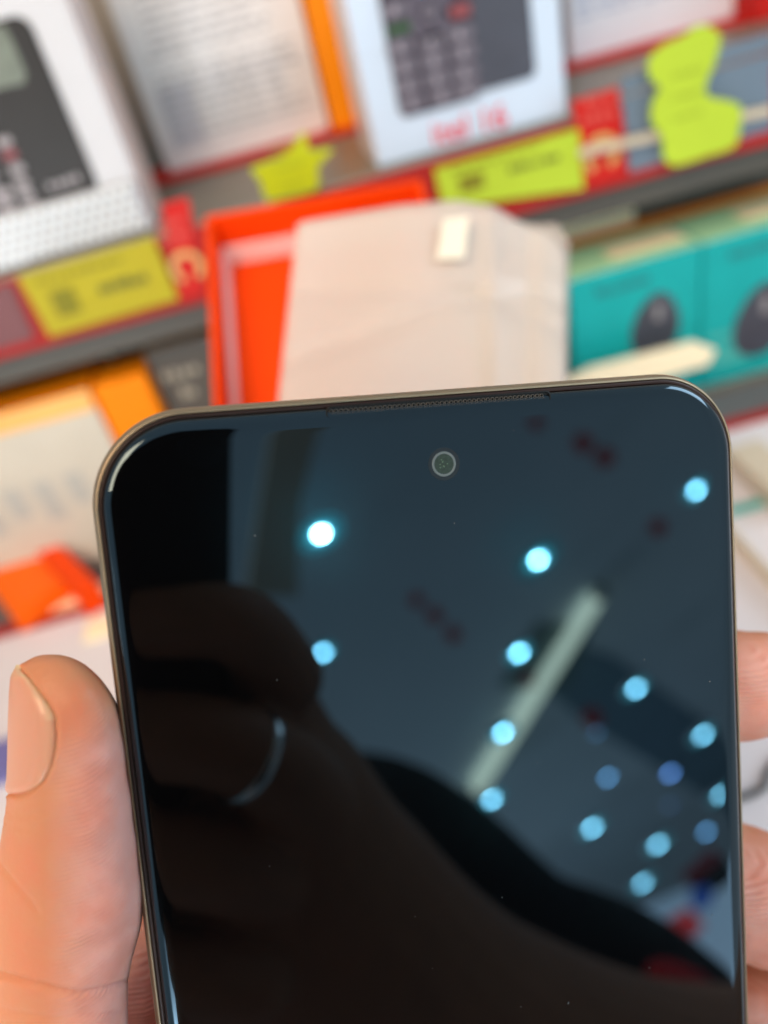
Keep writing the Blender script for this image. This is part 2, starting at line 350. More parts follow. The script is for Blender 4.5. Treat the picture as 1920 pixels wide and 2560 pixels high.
# ---- lower tier: teal mouse boxes
def mouse_box(label, x0, wd, mouse_px, y=.372, h=.0885, dep=.042):
    t = carton('mouse_box', label, (x0, y, ZC + .0013), (x0 + wd, y + dep, ZC + h), (teal, teal, paleteal), group='teal mouse boxes')
    pts = []
    cx, cy, rx_, rz_, tilt = mouse_px
    c = onY(cx, cy, y - .0006); n = 28
    for i in range(n):
        a = 2 * math.pi * i / n; X = rx_ * math.cos(a) * (1 - .18 * math.sin(a)); Zz = rz_ * math.sin(a)
        px_, pz_ = c[0] + X * math.cos(tilt) - Zz * math.sin(tilt), c[2] + X * math.sin(tilt) + Zz * math.cos(tilt)
        pts.append((min(max(px_, x0 + .001), x0 + wd - .001), max(pz_, ZC + .004)))
    p = yplate('mouse_picture', pts, y - .0006, .0005, mouseprint, t)
    yplate('wheel_picture', rrect(rx_ * .3, rz_ * .5, rx_ * .14, 4, c[0] + rx_ * .1, c[2] + rz_ * .4), y - .0009, .0003, mousegrey, p)
    wordmarks(x0 + wd * .2, x0 + wd * .62, ZC + h - .013, .0048, y - .0004, 7, tealprint, t)
    g = G(); g.box((x0 + .004, y - .0003, ZC + .03), (x0 + wd * .45, y - .0001, ZC + .034)); g.box((x0 + .004, y - .0003, ZC + .012), (x0 + wd * .4, y - .0001, ZC + .026)); 
    g.build('printed_panel', mat('soft_teal_print', (.06, .40, .38), .4), t)
xt = onY(1422, 712, .372)[0]; wt = onY(1757, 628, .372)[0] - xt
mouse_box('teal box with a grey mouse picture beside the white sleeve', xt, wt - .0005, (1640, 815, .0135, .019, -.12))
mouse_box('teal box with a dark mouse picture at the right edge', xt + wt + .0005, wt, (1905, 800, .016, .022, -.12))
def strip(label, x0, x1, y0, y1, z0, z1):  # cream strips painted in place of tube light glare on glossy surfaces
    o = G().box((x0, y0, z0), (x1, y1, z1), bev=.0005).build('cream_glare', cream); tag(o, label, 'strip', 'cream glare strips about the shelf')
zt = ZC + .0885
a = onZ(1545, 660, zt); b = onZ(1720, 600, zt); strip('cream glare strip on top of the teal box beside the sleeve', a[0], b[0], .382, .400, zt + .0002, zt + .001)
strip('cream glare strip on top of the right hand teal box', a[0] + wt + .002, a[0] + 2 * wt, .384, .402, zt + .0002, zt + .001)
a = onY(1395, 560, .4275); b = onY(1585, 520, .4275); strip('cream glare strip on the back panel above the teal boxes', a[0] - .02, b[0], .4266, .4284, b[2] - .008, b[2] + .006)
a = onY(20, 950, .4275); b = onY(278, 885, .4275); strip('cream glare strip on the back panel over the orange topped box', a[0], b[0], .4266, .4284, b[2] - .007, b[2] + .006)
p = pxs([(1385, 972), (1480, 925), (1740, 858), (1790, 876), (1770, 912), (1640, 950), (1500, 985)], .352)  # broad glare streak, its light put into a cream colour
tag(G().prism([(x, .352, z) for x, z in p], (0, .004, 0)).build('cream_glare', mat('bright_cream_glare', (.95, .84, .6), .3)), 'broad cream glare strip low across the front of the teal box', 'strip', 'cream glare strips about the shelf')

# ---- lower tier left: orange topped box, dark box
yo = .372; ot = onY(215, 965, yo)
zt = onY(120, 1000, yo)[2]
xr2 = onY(232, 1000, yo)[0]
W_ = carton('carton_box', 'grey white box with an orange side and orange top edge on the counter', (xr2 - .10, yo, ZC + .0013), (xr2, yo + .052, zt), (greycard, orange, orange))
yplate('orange_band', [(xr2 - .0995, zt - .011), (xr2 - .0005, zt - .011), (xr2 - .0005, zt - .0005), (xr2 - .0995, zt - .0005)], yo - .0005, .0005, mat('amber_print', (.86, .48, .14), .35, var=.15, vscale=25.), W_)
g = G()
for i in range(4): g.box((xr2 - .085 + i * .017, yo - .0004, ZC + .035 + .006 * (i % 2)), (xr2 - .075 + i * .017, yo - .0002, ZC + .06))
g.build('printed_panel', mat('sage_print', (.42, .44, .42), .5), W_)
O2 = onY(405, 1040, yo)
carton('carton_box', 'bright orange box face right of the grey white box on the counter', (xr2 + .0008, yo + .002, ZC + .0013), (O2[0], yo + .03, zt - .001), (orange, orange, orange))
db = onY(455, 960, .385)
K_ = carton('carton_box', 'dark box with pale lettering left of the open orange box', (max(db[0] - .019, O2[0] + .0006), .3855, ZC + .0013), (db[0] + .03, .426, db[2] + .022), (mat('charcoal_card', (.085, .08, .07), .4), darkmetal, mat('brown_orange_card', (.40, .20, .04), .4)))
wordmarks(db[0] - .008, db[0] + .012, db[2] + .004, .006, .3848, 4, mat('pale_letter', (.36, .34, .28), .5), K_)
wordmarks(db[0] - .002, db[0] + .006, db[2] - .008, .007, .3848, 2, mat('pale_letter', (.36, .34, .28), .5), K_)
strip('cream glare strip on the counter before the grey white box', onZ(115, 1330, ZC)[0], onZ(115, 1330, ZC)[0] + .05, .335, .347, ZC + .0003, ZC + .003)
# orange flap and box lying askew at far left
a = onZ(240, 1452, ZC + .018); b = onZ(-120, 1085, ZC + .018); d = (b - a); ln = np.linalg.norm(d); d /= ln; nrm = np.cross((0, 0, 1), d)
T = thing('orange_tray', 'open orange tray lying askew on the counter at far left', 'tray', a - (0, 0, .018))
g = G(); 
q = [a, b, b + nrm * .012, a + nrm * .012]
g.prism(q, (0, 0, -.0172)); g.build('long_wall', vermilion, T)
q = [a + d * .022 + nrm * .0125, b + nrm * .0125, b + nrm * .042, a + d * .022 + nrm * .042]
g = G().prism([p_ + np.array([0, 0, -.004]) for p_ in q], (0, 0, -.0132)); g.build('base', mat('bright_orange_card', (.90, .135, .003), .45, spec=.15), T)
strip('short cream glare strip on the counter between the thumb and the phone edge', onZ(215, 1590, ZC)[0], onZ(215, 1590, ZC)[0] + .03, onZ(215, 1610, ZC)[1], onZ(215, 1560, ZC)[1], ZC + .0003, ZC + .002)
# right: beige boxes, teal strip, cable
def lying(name, label, c1, c2, z0, z1, m, cat='box', group=None):
    p = onZ(*c1, z1); q = onZ(*c2, z1); a_ = (min(p[0], q[0]), min(p[1], q[1]), z0); b_ = (max(p[0], q[0]), max(p[1], q[1]), z1)
    o = G().box(a_, b_, bev=.0008).build(name, m); tag(o, label, cat, group); return o
lying('carton_box', 'flat beige box on the counter right of the phone corner', (1815, 1120), (2050, 1225), ZC + .0017, ZC + .012, beige)
lying('paper_strip', 'teal paper strip between beige boxes at the right edge', (1815, 1268), (2050, 1222), ZC + .0003, ZC + .002, mat('teal_strip', (.05, .36, .33), .4), 'paper')
lying('carton_box', 'cream beige box on the counter above the index fingertip', (1800, 1290), (2050, 1560), ZC + .0003, ZC + .008, mat('cream_card', (.62, .56, .44), .4, var=.15, vscale=30.))
def cable(pts, r, m, name, label):
    rings = []
    P = [np.array(p) for p in pts]
    for i, p in enumerate(P):
        t = P[min(i + 1, len(P) - 1)] - P[max(i - 1, 0)]; t /= np.linalg.norm(t); s1 = np.cross(t, (0, 0, 1)); s1 /= np.linalg.norm(s1); s2 = np.cross(s1, t)
        rings.append([p + r * (math.cos(a) * s1 + math.sin(a) * s2) for a in np.linspace(0, 2 * math.pi, 9)[:-1]])
    tag(G().loft(rings).build(name, m, smooth=True), label, 'cable')
cp = [onZ(x, y, ZC + .002) for x, y in [(2010, 1850), (1950, 1890), (1918, 1935), (1912, 1968), (1880, 1985), (1830, 1998), (1740, 2010)]]
cable(cp, .0011, black, 'cable', 'thin black cable on the white counter between the fingers')
o = lying('plastic_clip', 'small blue plastic clip on the counter left of the thumb', (-40, 1860), (22, 1935), ZC + .0003, ZC + .006, blue, 'clip')

# ================================================================== OPEN ORANGE BOX AND WHITE SLEEVE BEHIND THE PHONE
TL = ray(512, 540) * .300; TR = ray(1053, 447) * .300; BL = ray(528, 1005) * .2535
u = TR - TL; wu = np.linalg.norm(u); u /= wu; v = BL - TL; v -= u * (v @ u); v /= np.linalg.norm(v); nn = np.cross(u, v); nn *= np.sign(nn[2]) * -1   # nn points away from the camera
OBM = frame(c2w(TL), R @ u, R @ v, R @ nn)
if OBM.determinant() < 0: OBM = frame(c2w(TL), R @ u, R @ v, R @ nn)
OB = thing('open_box', 'open vermilion orange box bottom with a pale liner behind the phone', 'box', M=OBM)
Lb, dp, tk = .165, .024, .0022
G().box((0, 0, 0), (wu, tk, dp), bev=.0003).build('wall_panel', vermilion, OB, local=True)
G().box((0, Lb - tk, 0), (wu, Lb, dp), bev=.0003).build('wall_panel', vermilion, OB, local=True)
G().box((0, tk + .0002, 0), (tk, Lb - tk - .0002, dp), bev=.0003).build('wall_panel', vermilion, OB, local=True)
G().box((wu - tk, tk + .0002, 0), (wu, Lb - tk - .0002, dp), bev=.0003).build('wall_panel', vermilion, OB, local=True)
G().box((tk + .0002, tk + .0002, dp - .0016), (wu - tk - .0002, Lb - tk - .0002, dp - .0001)).build('floor_panel', vermilion, OB, local=True)
g = G(); i0 = tk + .0006; i1 = .0085; zl0, zl1 = .0135, dp - .0018
for (ax, ay, bx, by) in ((i0, i0, wu - i0, i0 + .0012), (i0, Lb - i0 - .0012, wu - i0, Lb - i0), (i0, i0 + .0013, i0 + .0012, Lb - i0 - .0013), (wu - i0 - .0012, i0 + .0013, wu - i0, Lb - i0 - .0013)):
    g.box((ax, ay, zl0), (bx, by, zl1))
g.build('liner', liner, OB, local=True)

# support carton under its near end (hidden behind the phone)
low = [np.array(OBM @ Vector((x, y, dp))) for x in (0, wu) for y in (.06, Lb)]
pz = min(p_[2] for p_ in low); py_ = np.mean([p_[1] for p_ in low]); px_ = np.mean([p_[0] for p_ in low])
carton('carton_box', 'plain white box propping up the open orange box', (px_ - .035, py_ - .02, ZC + .0017), (px_ + .035, py_ + .025, pz - .0005), (white, white, white))

slm = bpy.data.materials.new('sleeve_film'); slm.use_nodes = True; nt = slm.node_tree; b = nt.nodes['Principled BSDF']
b.inputs['Base Color'].default_value = (.79, .755, .70, 1); b.inputs['Roughness'].default_value = .3
tr = nt.nodes.new('ShaderNodeBsdfTransparent'); tr.inputs[0].default_value = (1, .95, .93, 1); tl = nt.nodes.new('ShaderNodeBsdfTranslucent'); tl.inputs[0].default_value = (.8, .74, .68, 1)
m1 = nt.nodes.new('ShaderNodeMixShader'); m1.inputs[0].default_value = .3; m2 = nt.nodes.new('ShaderNodeMixShader'); m2.inputs[0].default_value = .36
nt.links.new(b.outputs[0], m1.inputs[1]); nt.links.new(tl.outputs[0], m1.inputs[2]); nt.links.new(m1.outputs[0], m2.inputs[1]); nt.links.new(tr.outputs[0], m2.inputs[2])
nt.links.new(m2.outputs[0], nt.nodes['Material Output'].inputs[0])
slm2 = slm.copy(); slm2.name = 'thin_film'
for n_ in slm2.node_tree.nodes:
    if n_.type == 'MIX_SHADER' and abs(n_.inputs[0].default_value - .36) < .01: n_.inputs[0].default_value = .62
SL = thing('plastic_sleeve', 'milky white plastic sleeve with a cut corner standing in front of the orange box', 'sleeve', at(1000, 1100, .22))
crk = .0026
def sheet(name, s0, s1, edge_l, edge_r, top, ybot, m, bulge=.004, wave=.0, seed=1):
    nx, ny = 40, 30; g = G(); vs = []
    r_ = np.random.default_rng(seed)
    for j in range(ny + 1):
        fj = j / ny
        for i in range(nx + 1):
            fi = i / nx
            xt_ = top[0][0] + 0
            X = np.interp(fj, [0, 1], [edge_l[0], edge_l[1]]) * (1 - fi) + np.interp(fj, [0, 1], [edge_r[0], edge_r[1]]) * fi
            yt = np.interp(X, [t_[0] for t_ in top], [t_[1] for t_ in top])
            Y = yt * (1 - fj) + ybot * fj
            s_ = s0 * (1 - fj) + s1 * fj - bulge * math.sin(math.pi * fi) + wave * math.sin(fi * 9 + fj * 2.5) + wave * .7 * math.sin(fj * 7 - fi * 6)
            s_ += crk * (math.exp(-((fj - .62 + .35 * fi) / .035) ** 2) + .7 * math.exp(-((fj - .30 - .12 * fi) / .03) ** 2) - .8 * math.exp(-((fi - .72 - .05 * fj) / .03) ** 2) + .6 * math.exp(-((fi - .86) / .02) ** 2)); vs.append(at(X, Y, s_))
    fs = [(j * (nx + 1) + i, j * (nx + 1) + i + 1, (j + 1) * (nx + 1) + i + 1, (j + 1) * (nx + 1) + i) for j in range(ny) for i in range(nx)]
    o = g.add(vs, fs).build(name, m, SL, smooth=True)
    md = o.modifiers.new('thickness', 'SOLIDIFY'); md.thickness = .0003; return o
sheet('front_film', .232, .195, (742, 682), (1416, 1412), [(735, 565), (760, 552), (1000, 512), (1140, 500), (1235, 515), (1300, 555), (1370, 580), (1420, 640)], 1120, slm, .004, .0016)
sheet('back_film', .240, .200, (760, 700), (1424, 1418), [(735, 590), (770, 566), (1000, 530), (1180, 528), (1260, 545), (1330, 560), (1392, 558), (1430, 610)], 1120, slm2, .001, .0008, 3)
G().prism([at(x, y, s_) for x, y, s_ in [(1108, 548, .2200), (1172, 540, .2200), (1162, 645, .2150), (1092, 650, .2150)]], R @ np.array([0, 0, -.0004])).build('film_highlight', mat('highlight_cream', (.80, .75, .63), .3), SL)  # highlight on the glossy film painted as a cream patch

# ================================================================== THE PHONE
def pf(px, py, z=0.):
    """photo pixel -> phone coordinates in metres, on the plane z above the glass"""
    r = ray(px, py); q = r * (-(D - z) / (r @ N)); return np.array([q @ XA, q @ (-DN), z])
PHX, PHY, PW, PL = 0.02685, -.0790, .0781, .1650
org = -N * D + XA * PHX + (-DN) * PHY
PM = frame(c2w(org), R @ XA, R @ (-DN), R @ N)
PH = thing('smartphone', 'dark smartphone held upright in the hand with shop lights reflected in its black screen', 'phone', M=PM)
def ring(inset, z, rr=.0106, n=28): return [(x, y, z) for x, y in rrect(PW - 2 * inset, PL - 2 * inset, max(rr - inset, .001), n)]
mm = 1e-3
bronze = mat('bronze_metal', (.36, .285, .195), .46, 1., bump=.05, bscale=9000.)
G().loft([ring(a * mm, z * mm) for a, z in [(.9, -8.4), (.35, -8.1), (.08, -7.4), (0, -6.4), (0, -2.6), (.06, -1.9), (.18, -1.5), (.38, -1.17), (.58, -1.0), (.68, -.99), (.73, -1.06), (.75, -1.6)]], cap0=False, cap1=False).build('frame', bronze, PH, True, True)
G().loft([ring(a * mm, z * mm) for a, z in [(.76, -1.6), (.77, -1.1), (.84, -1.02), (1.0, -.99), (1.18, -.98), (1.27, -1.04), (1.285, -1.6)]], cap0=False, cap1=False).build('gasket', mat('gasket_plastic', (.022, .010, .008), .4), PH, True, True)
G().loft([ring(a * mm, z * mm) for a, z in [(.92, -8.39), (.96, -8.42)]], cap0=False).build('back_cover', mat('back_gloss', (.03, .03, .035), .15), PH, True)
# glass: black, mirror smooth, faintly smudged; AR-tinted reflection
gm = bpy.data.materials.new('screen_glass'); gm.use_nodes = True; nt = gm.node_tree; b = nt.nodes['Principled BSDF']
b.inputs['Base Color'].default_value = (.0016, .0015, .0018, 1); b.inputs['Roughness'].default_value = 0; b.inputs['IOR'].default_value = 1.75
b.inputs['Specular Tint'].default_value = (.55, .80, 1., 1)
tc = nt.nodes.new('ShaderNodeTexCoord')
gl = nt.nodes.new('ShaderNodeBsdfPrincipled'); gl.inputs['Base Color'].default_value = (.0016, .0015, .0018, 1); gl.inputs['Roughness'].default_value = .17; gl.inputs['IOR'].default_value = 1.5; gl.inputs['Specular Tint'].default_value = (.4, .9, 1., 1)
ns = nt.nodes.new('ShaderNodeTexNoise'); ns.inputs['Scale'].default_value = 90; ns.inputs['Detail'].default_value = 6; nt.links.new(tc.outputs['Object'], ns.inputs['Vector'])
mr = nt.nodes.new('ShaderNodeMapRange'); mr.inputs[1].default_value = .3; mr.inputs[2].default_value = .8; mr.inputs[3].default_value = .05; mr.inputs[4].default_value = .14; nt.links.new(ns.outputs['Fac'], mr.inputs[0])
mx = nt.nodes.new('ShaderNodeMixShader'); nt.links.new(mr.outputs[0], mx.inputs[0]); nt.links.new(b.outputs[0], mx.inputs[1]); nt.links.new(gl.outputs[0], mx.inputs[2])
nt.links.new(mx.outputs[0], nt.nodes['Material Output'].inputs[0])
prof = [(1.3, -1.4), (1.305, -0.86), (1.33, -0.68), (1.39, -0.53), (1.5, -0.4), (1.66, -0.285), (1.86, -0.19), (2.11, -0.115), (2.38, -0.065), (2.66, -0.034), (2.96, -0.015), (3.26, -0.005), (3.66, -0.001), (3.96, 0), (5.0, 0)]
G().loft([ring(a * mm, z * mm) for a, z in prof], cap0=False).build('screen', gm, PH, True, True)
# earpiece slot across the top edge
e0, e1 = pf(815, 1026), pf(1378, 984)
cx = (e0[0] + e1[0]) / 2 - PHX; cy = PL / 2 - .00185; ew = e1[0] - e0[0]
slot = mat('slot_plastic', (.006, .006, .006), .4)
G().loft([[(x, y, z) for x, y in rrect(ew, .0015, .0006, 5, cx, cy)] for z in (-.0012, -.00012)] + [[(x, y, z) for x, y in rrect(ew - .0003, .0012, .0005, 5, cx, cy)] for z in (-.00008, -.00034)], cap0=False).build('earpiece_slot', slot, PH, True)
bm = bmesh.new(); nh = 46
for i in range(nh):
    for k in (0, 1):
        x = cx - ew / 2 + .0006 + (i + .5 * k) * (ew - .0012) / nh; y = cy + (-.00022 if k else .00022); r0 = .00027
        vo = [bm.verts.new((x + r0 * math.cos(a), y + r0 * math.sin(a) * .9, -.00022)) for a in np.linspace(0, 2 * math.pi, 9)[:-1]]
        vi = [bm.verts.new((x + r0 * .72 * math.cos(a), y + r0 * .72 * math.sin(a) * .9, -.00012)) for a in np.linspace(0, 2 * math.pi, 9)[:-1]]
        vd = [bm.verts.new((x + r0 * .6 * math.cos(a), y + r0 * .6 * math.sin(a) * .9, -.00032)) for a in np.linspace(0, 2 * math.pi, 9)[:-1]]
        for j in range(8):
            q = (j + 1) % 8; bm.faces.new((vo[j], vo[q], vi[q], vi[j])); bm.faces.new((vi[j], vi[q], vd[q], vd[j]))
g = G().bm(bm); o = g.build('speaker_mesh', mat('mesh_metal', (.14, .138, .132), .4, .2), PH, True); o['kind'] = 'stuff'
# front camera
c = pf(1110, 1160) - np.array([PHX, PHY, 0])
fc = G().loft([[(c[0] + r_ * math.cos(a), c[1] + r_ * math.sin(a), z) for a in np.linspace(0, 2 * math.pi, 41)[:-1]] for r_, z in [(.00144, .00001), (.00141, .00003), (.00120, .00003), (.00117, .00001)]], cap0=False, cap1=False).build('front_camera', mat('lens_ring', (.14, .17, .175), .4), PH, True)
G().loft([[(c[0] + r_ * math.cos(a), c[1] + r_ * math.sin(a), .00002) for a in np.linspace(0, 2 * math.pi, 41)[:-1]] for r_ in (.0019, .00147)], cap0=False, cap1=False).build('halo_ring', mat('lens_halo', (.018, .024, .03), .2), fc, True)
G().loft([[(c[0] + r_ * math.cos(a), c[1] + r_ * math.sin(a), z) for a in np.linspace(0, 2 * math.pi, 33)[:-1]] for r_, z in [(.00115, .00001), (.0008, .00002), (.0003, .00003)]], cap0=False).build('lens', mat('lens_glass', (.035, .055, .045), .12, var=.7, vscale=3500.), fc, True)
g = G()
for i in range(9):
    a_ = rng.uniform(0, 6.28); q_ = rng.uniform(.0001, .0006); x_, y_ = c[0] + q_ * math.cos(a_) - .0001, c[1] + q_ * math.sin(a_)
    g.loft([[(x_ + .00007 * math.cos(b_), y_ + .00007 * math.sin(b_), z_) for b_ in np.linspace(0, 2 * math.pi, 7)[:-1]] for z_ in (.00003, .00005)])
o = g.build('lens_glints', mat('green_glint', (.12, .20, .12), .3), fc, True); o['kind'] = 'stuff'  # green glints in the lens painted as coloured specks
# dust on the glass
g = G()
for i in range(16):
    x, y = rng.uniform(-.035, .035), rng.uniform(-.008, .078); s_ = rng.uniform(.00003, .00009)
    bm = bmesh.new(); bmesh.ops.create_icosphere(bm, subdivisions=1, radius=s_); bmesh.ops.scale(bm, vec=(1, rng.uniform(1, 2.5), .5), verts=bm.verts); bmesh.ops.rotate(bm, cent=(0, 0, 0), matrix=Matrix.Rotation(rng.uniform(0, 3), 3, 'Z'), verts=bm.verts); bmesh.ops.translate(bm, verts=bm.verts, vec=(x, y, .00004)); g.bm(bm)
o = g.build('dust', mat('dust_lint', (.2, .2, .2), .9), PH, True); o['kind'] = 'stuff'

# ================================================================== THE HAND HOLDING IT
def skin_material(name, base, pad, deep):
    m = bpy.data.materials.new(name); m.use_nodes = True; nt = m.node_tree; b = nt.nodes['Principled BSDF']
    b.inputs['Roughness'].default_value = .48; b.inputs['Specular IOR Level'].default_value = .35
    b.inputs['Subsurface Weight'].default_value = .35; b.inputs['Subsurface Radius'].default_value = (1., .35, .18); b.inputs['Subsurface Scale'].default_value = .0022
    tc = nt.nodes.new('ShaderNodeTexCoord'); at_ = nt.nodes.new('ShaderNodeAttribute'); at_.attribute_name = 'pad'
    n = nt.nodes.new('ShaderNodeTexNoise'); n.inputs['Scale'].default_value = 160; n.inputs['Detail'].default_value = 5; nt.links.new(tc.outputs['Object'], n.inputs['Vector'])
    m1 = nt.nodes.new('ShaderNodeMix'); m1.data_type = 'RGBA'; m1.inputs[6].default_value = (*base, 1); m1.inputs[7].default_value = (*pad, 1); nt.links.new(at_.outputs['Fac'], m1.inputs[0])
    m2 = nt.nodes.new('ShaderNodeMix'); m2.data_type = 'RGBA'; m2.inputs[7].default_value = (*deep, 1); nt.links.new(m1.outputs[2], m2.inputs[6])
    mr = nt.nodes.new('ShaderNodeMapRange'); mr.inputs[1].default_value = .42; mr.inputs[2].default_value = .72; mr.inputs[4].default_value = .55; nt.links.new(n.outputs['Fac'], mr.inputs[0]); nt.links.new(mr.outputs[0], m2.inputs[0])
    # friction ridges
    mp = nt.nodes.new('ShaderNodeMapping'); mp.inputs['Rotation'].default_value = (0, 0, .12); nt.links.new(tc.outputs['Object'], mp.inputs['Vector'])
    wv = nt.nodes.new('ShaderNodeTexWave'); wv.wave_type = 'BANDS'; wv.bands_direction = 'Z'; wv.inputs['Scale'].default_value = 760; wv.inputs['Distortion'].default_value = 3.6
    wv.inputs['Detail'].default_value = 1.5; wv.inputs['Detail Scale'].default_value = .12; nt.links.new(mp.outputs[0], wv.inputs['Vector'])
    nk = nt.nodes.new('ShaderNodeTexNoise'); nk.inputs['Scale'].default_value = 420; nk.inputs['Detail'].default_value = 3; nt.links.new(tc.outputs['Object'], nk.inputs['Vector'])
    mk = nt.nodes.new('ShaderNodeMapRange'); mk.inputs[1].default_value = .38; mk.inputs[2].default_value = .62; mk.inputs[3].default_value = .15; nt.links.new(nk.outputs['Fac'], mk.inputs[0])
    m0 = nt.nodes.new('ShaderNodeMath'); m0.operation = 'MULTIPLY'; w0 = nt.nodes.new('ShaderNodeMath'); w0.operation = 'SUBTRACT'; w0.inputs[1].default_value = .5; nt.links.new(wv.outputs['Fac'], w0.inputs[0]); nt.links.new(w0.outputs[0], m0.inputs[0]); nt.links.new(mk.outputs[0], m0.inputs[1])
    mu = nt.nodes.new('ShaderNodeMath'); mu.operation = 'MULTIPLY'; nt.links.new(m0.outputs[0], mu.inputs[0]); nt.links.new(at_.outputs['Fac'], mu.inputs[1])
    m3 = nt.nodes.new('ShaderNodeMix'); m3.data_type = 'RGBA'; m3.blend_type = 'MULTIPLY'; m3.inputs[7].default_value = (.86, .74, .72, 1); nt.links.new(m2.outputs[2], m3.inputs[6])
    iv = nt.nodes.new('ShaderNodeMath'); iv.operation = 'MULTIPLY'; iv.use_clamp = True; iv.inputs[1].default_value = 1.1; nt.links.new(mu.outputs[0], iv.inputs[0]); nt.links.new(iv.outputs[0], m3.inputs[0]); nt.links.new(m3.outputs[2], b.inputs['Base Color'])
    vo = nt.nodes.new('ShaderNodeTexVoronoi'); vo.inputs['Scale'].default_value = 2100; nt.links.new(tc.outputs['Object'], vo.inputs['Vector'])
    ad = nt.nodes.new('ShaderNodeMath'); ad.operation = 'MULTIPLY_ADD'; ad.inputs[1].default_value = .16; nt.links.new(vo.outputs['Distance'], ad.inputs[0]); nt.links.new(mu.outputs[0], ad.inputs[2])
    bp = nt.nodes.new('ShaderNodeBump'); bp.inputs['Strength'].default_value = .5; bp.inputs['Distance'].default_value = .0004; nt.links.new(ad.outputs[0], bp.inputs['Height']); nt.links.new(bp.outputs['Normal'], b.inputs['Normal'])
    return m
skin = skin_material('skin', (.63, .26, .13), (.75, .385, .33), (.70, .20, .11))

def tube_rings(pts, n=24, cap=5):
    """pts: (centre, radius) list -> rings of a capsule-ended tapering tube"""
    P = [np.array(p, float) for p, _ in pts]; r = [q for _, q in pts]
    # densify with Catmull-Rom
    Q, S = [], []
    for i in range(len(P) - 1):
        a, b_, c_, d_ = P[max(i - 1, 0)], P[i], P[i + 1], P[min(i + 2, len(P) - 1)]
        for k in range(6):
            t = k / 6; Q.append(.5 * (2 * b_ + (c_ - a) * t + (2 * a - 5 * b_ + 4 * c_ - d_) * t * t + (3 * b_ - a - 3 * c_ + d_) * t ** 3)); S.append(r[i] * (1 - t) + r[i + 1] * t)
    Q.append(P[-1]); S.append(r[-1])
    t0 = (Q[1] - Q[0]) / np.linalg.norm(Q[1] - Q[0]); t1 = (Q[-1] - Q[-2]) / np.linalg.norm(Q[-1] - Q[-2])
    pre = [(Q[0] - t0 * S[0] * math.sin(a), S[0] * math.cos(a)) for a in np.linspace(1.5, .25, cap)]
    post = [(Q[-1] + t1 * S[-1] * math.sin(a), S[-1] * math.cos(a)) for a in np.linspace(.25, 1.5, cap)]
    allp = pre + list(zip(Q, S)) + post; rings = []; ref = np.array([.31, .2, .93])
    for i, (p, rr) in enumerate(allp):
        t = t0 if i < cap else (t1 if i >= len(allp) - cap else allp[min(i + 1, len(allp) - 1)][0] - allp[max(i - 1, 0)][0]); t = t / np.linalg.norm(t)
        s1 = np.cross(t, ref); s1 /= np.linalg.norm(s1); s2 = np.cross(s1, t); ref = s2 if abs(s2 @ t) < .5 else ref
        rings.append([p + rr * (math.cos(a) * s1 + math.sin(a) * s2) for a in np.linspace(0, 2 * math.pi, n + 1)[:-1]])
    return rings
def fuse(name, gs, voxel, m, parent, smooth=3):
    """voxel-union of several closed shells into one continuous surface (parent's local space)"""
    tmp = gs.build('tmp_hand', m, parent); md = tmp.modifiers.new('r', 'REMESH'); md.mode = 'VOXEL'; md.voxel_size = voxel; md.use_smooth_shade = True
    md2 = tmp.modifiers.new('s', 'SMOOTH'); md2.factor = .5; md2.iterations = smooth
    dg = bpy.context.evaluated_depsgraph_get(); me = bpy.data.meshes.new_from_object(tmp.evaluated_get(dg)); bpy.data.objects.remove(tmp)
    me.name = name; o = bpy.data.objects.new(name, me); COL.objects.link(o); o.parent = parent; MW[o.name] = MW[parent.name]
    for p in me.polygons: p.use_smooth = True
    if not me.materials: me.materials.append(m)
    return o

TH = np.array([(1636, 108, 142), (1640, 88, 165), (1648, 70, 192), (1661, 52, 216), (1691, 37, 246), (1717, 33, 268), (1740, 31, 285), (1800, 29, 303), (1850, 28, 312), (1900, 27, 318), (1950, 25, 325), (2000, 17, 332), (2050, 8, 338), (2100, 0, 345), (2200, -18, 356), (2260, -25, 360), (2310, -30, 356), (2350, -33, 344), (2400, -35, 330), (2450, -35, 321), (2500, -33, 319), (2560, -30, 321), (2700, -25, 330), (2850, -10, 350)], float)
def th_LR(y): return np.interp(y, TH[:, 0], TH[:, 1]), np.interp(y, TH[:, 0], TH[:, 2])
def th_s(y):
    q = pl(247 + .1234 * (y - 1370), y); return -q[2] + .0035
def th_pt(y, th, off=0.):
    Lx, Rx = th_LR(y); c = (Lx + Rx) / 2; a = (Rx - Lx) / 2; s = th_s(y)
    bmax = .0076; bb = min(a / F * s * 1.05, bmax)
    ct, st = math.cos(th), math.sin(th); e = .86                # slightly squared section
    ct, st = math.copysign(abs(ct) ** e, ct), math.copysign(abs(st) ** e, st)
    return ray(c - (a + off / s * F) * ct, y) * (s - (bb + off) * st)
HD = thing('hand', 'left hand gripping the smartphone, thumb on the left edge and fingers behind', 'hand', c2w(ray(300, 2900) * .12))
g = G(); NT = 40; ys = np.concatenate([[1636.5, 1638, 1641, 1645, 1650, 1656, 1663, 1672, 1683], np.arange(1700, 2860, 25)])
g.loft([[c2w(th_pt(y, a)) for a in np.linspace(0, 2 * math.pi, NT + 1)[:-1]] for y in ys])
def chain(*pts): return tube_rings([(c2w(ray(x, y) * s), r * mm) for x, y, s, r in pts])
g.loft(chain((160, 2800, .0915, 8.6), (330, 3050, .108, 13), (600, 3350, .13, 19)))
g.loft(chain((430, 2420, .1215, 13), (470, 2640, .1245, 15), (620, 3000, .135, 19), (620, 3500, .145, 24), (560, 4300, .16, 27), (480, 5600, .19, 34)))
g.loft(chain((620, 3000, .14, 18), (850, 2600, .138, 15), (950, 2300, .135, 12)))
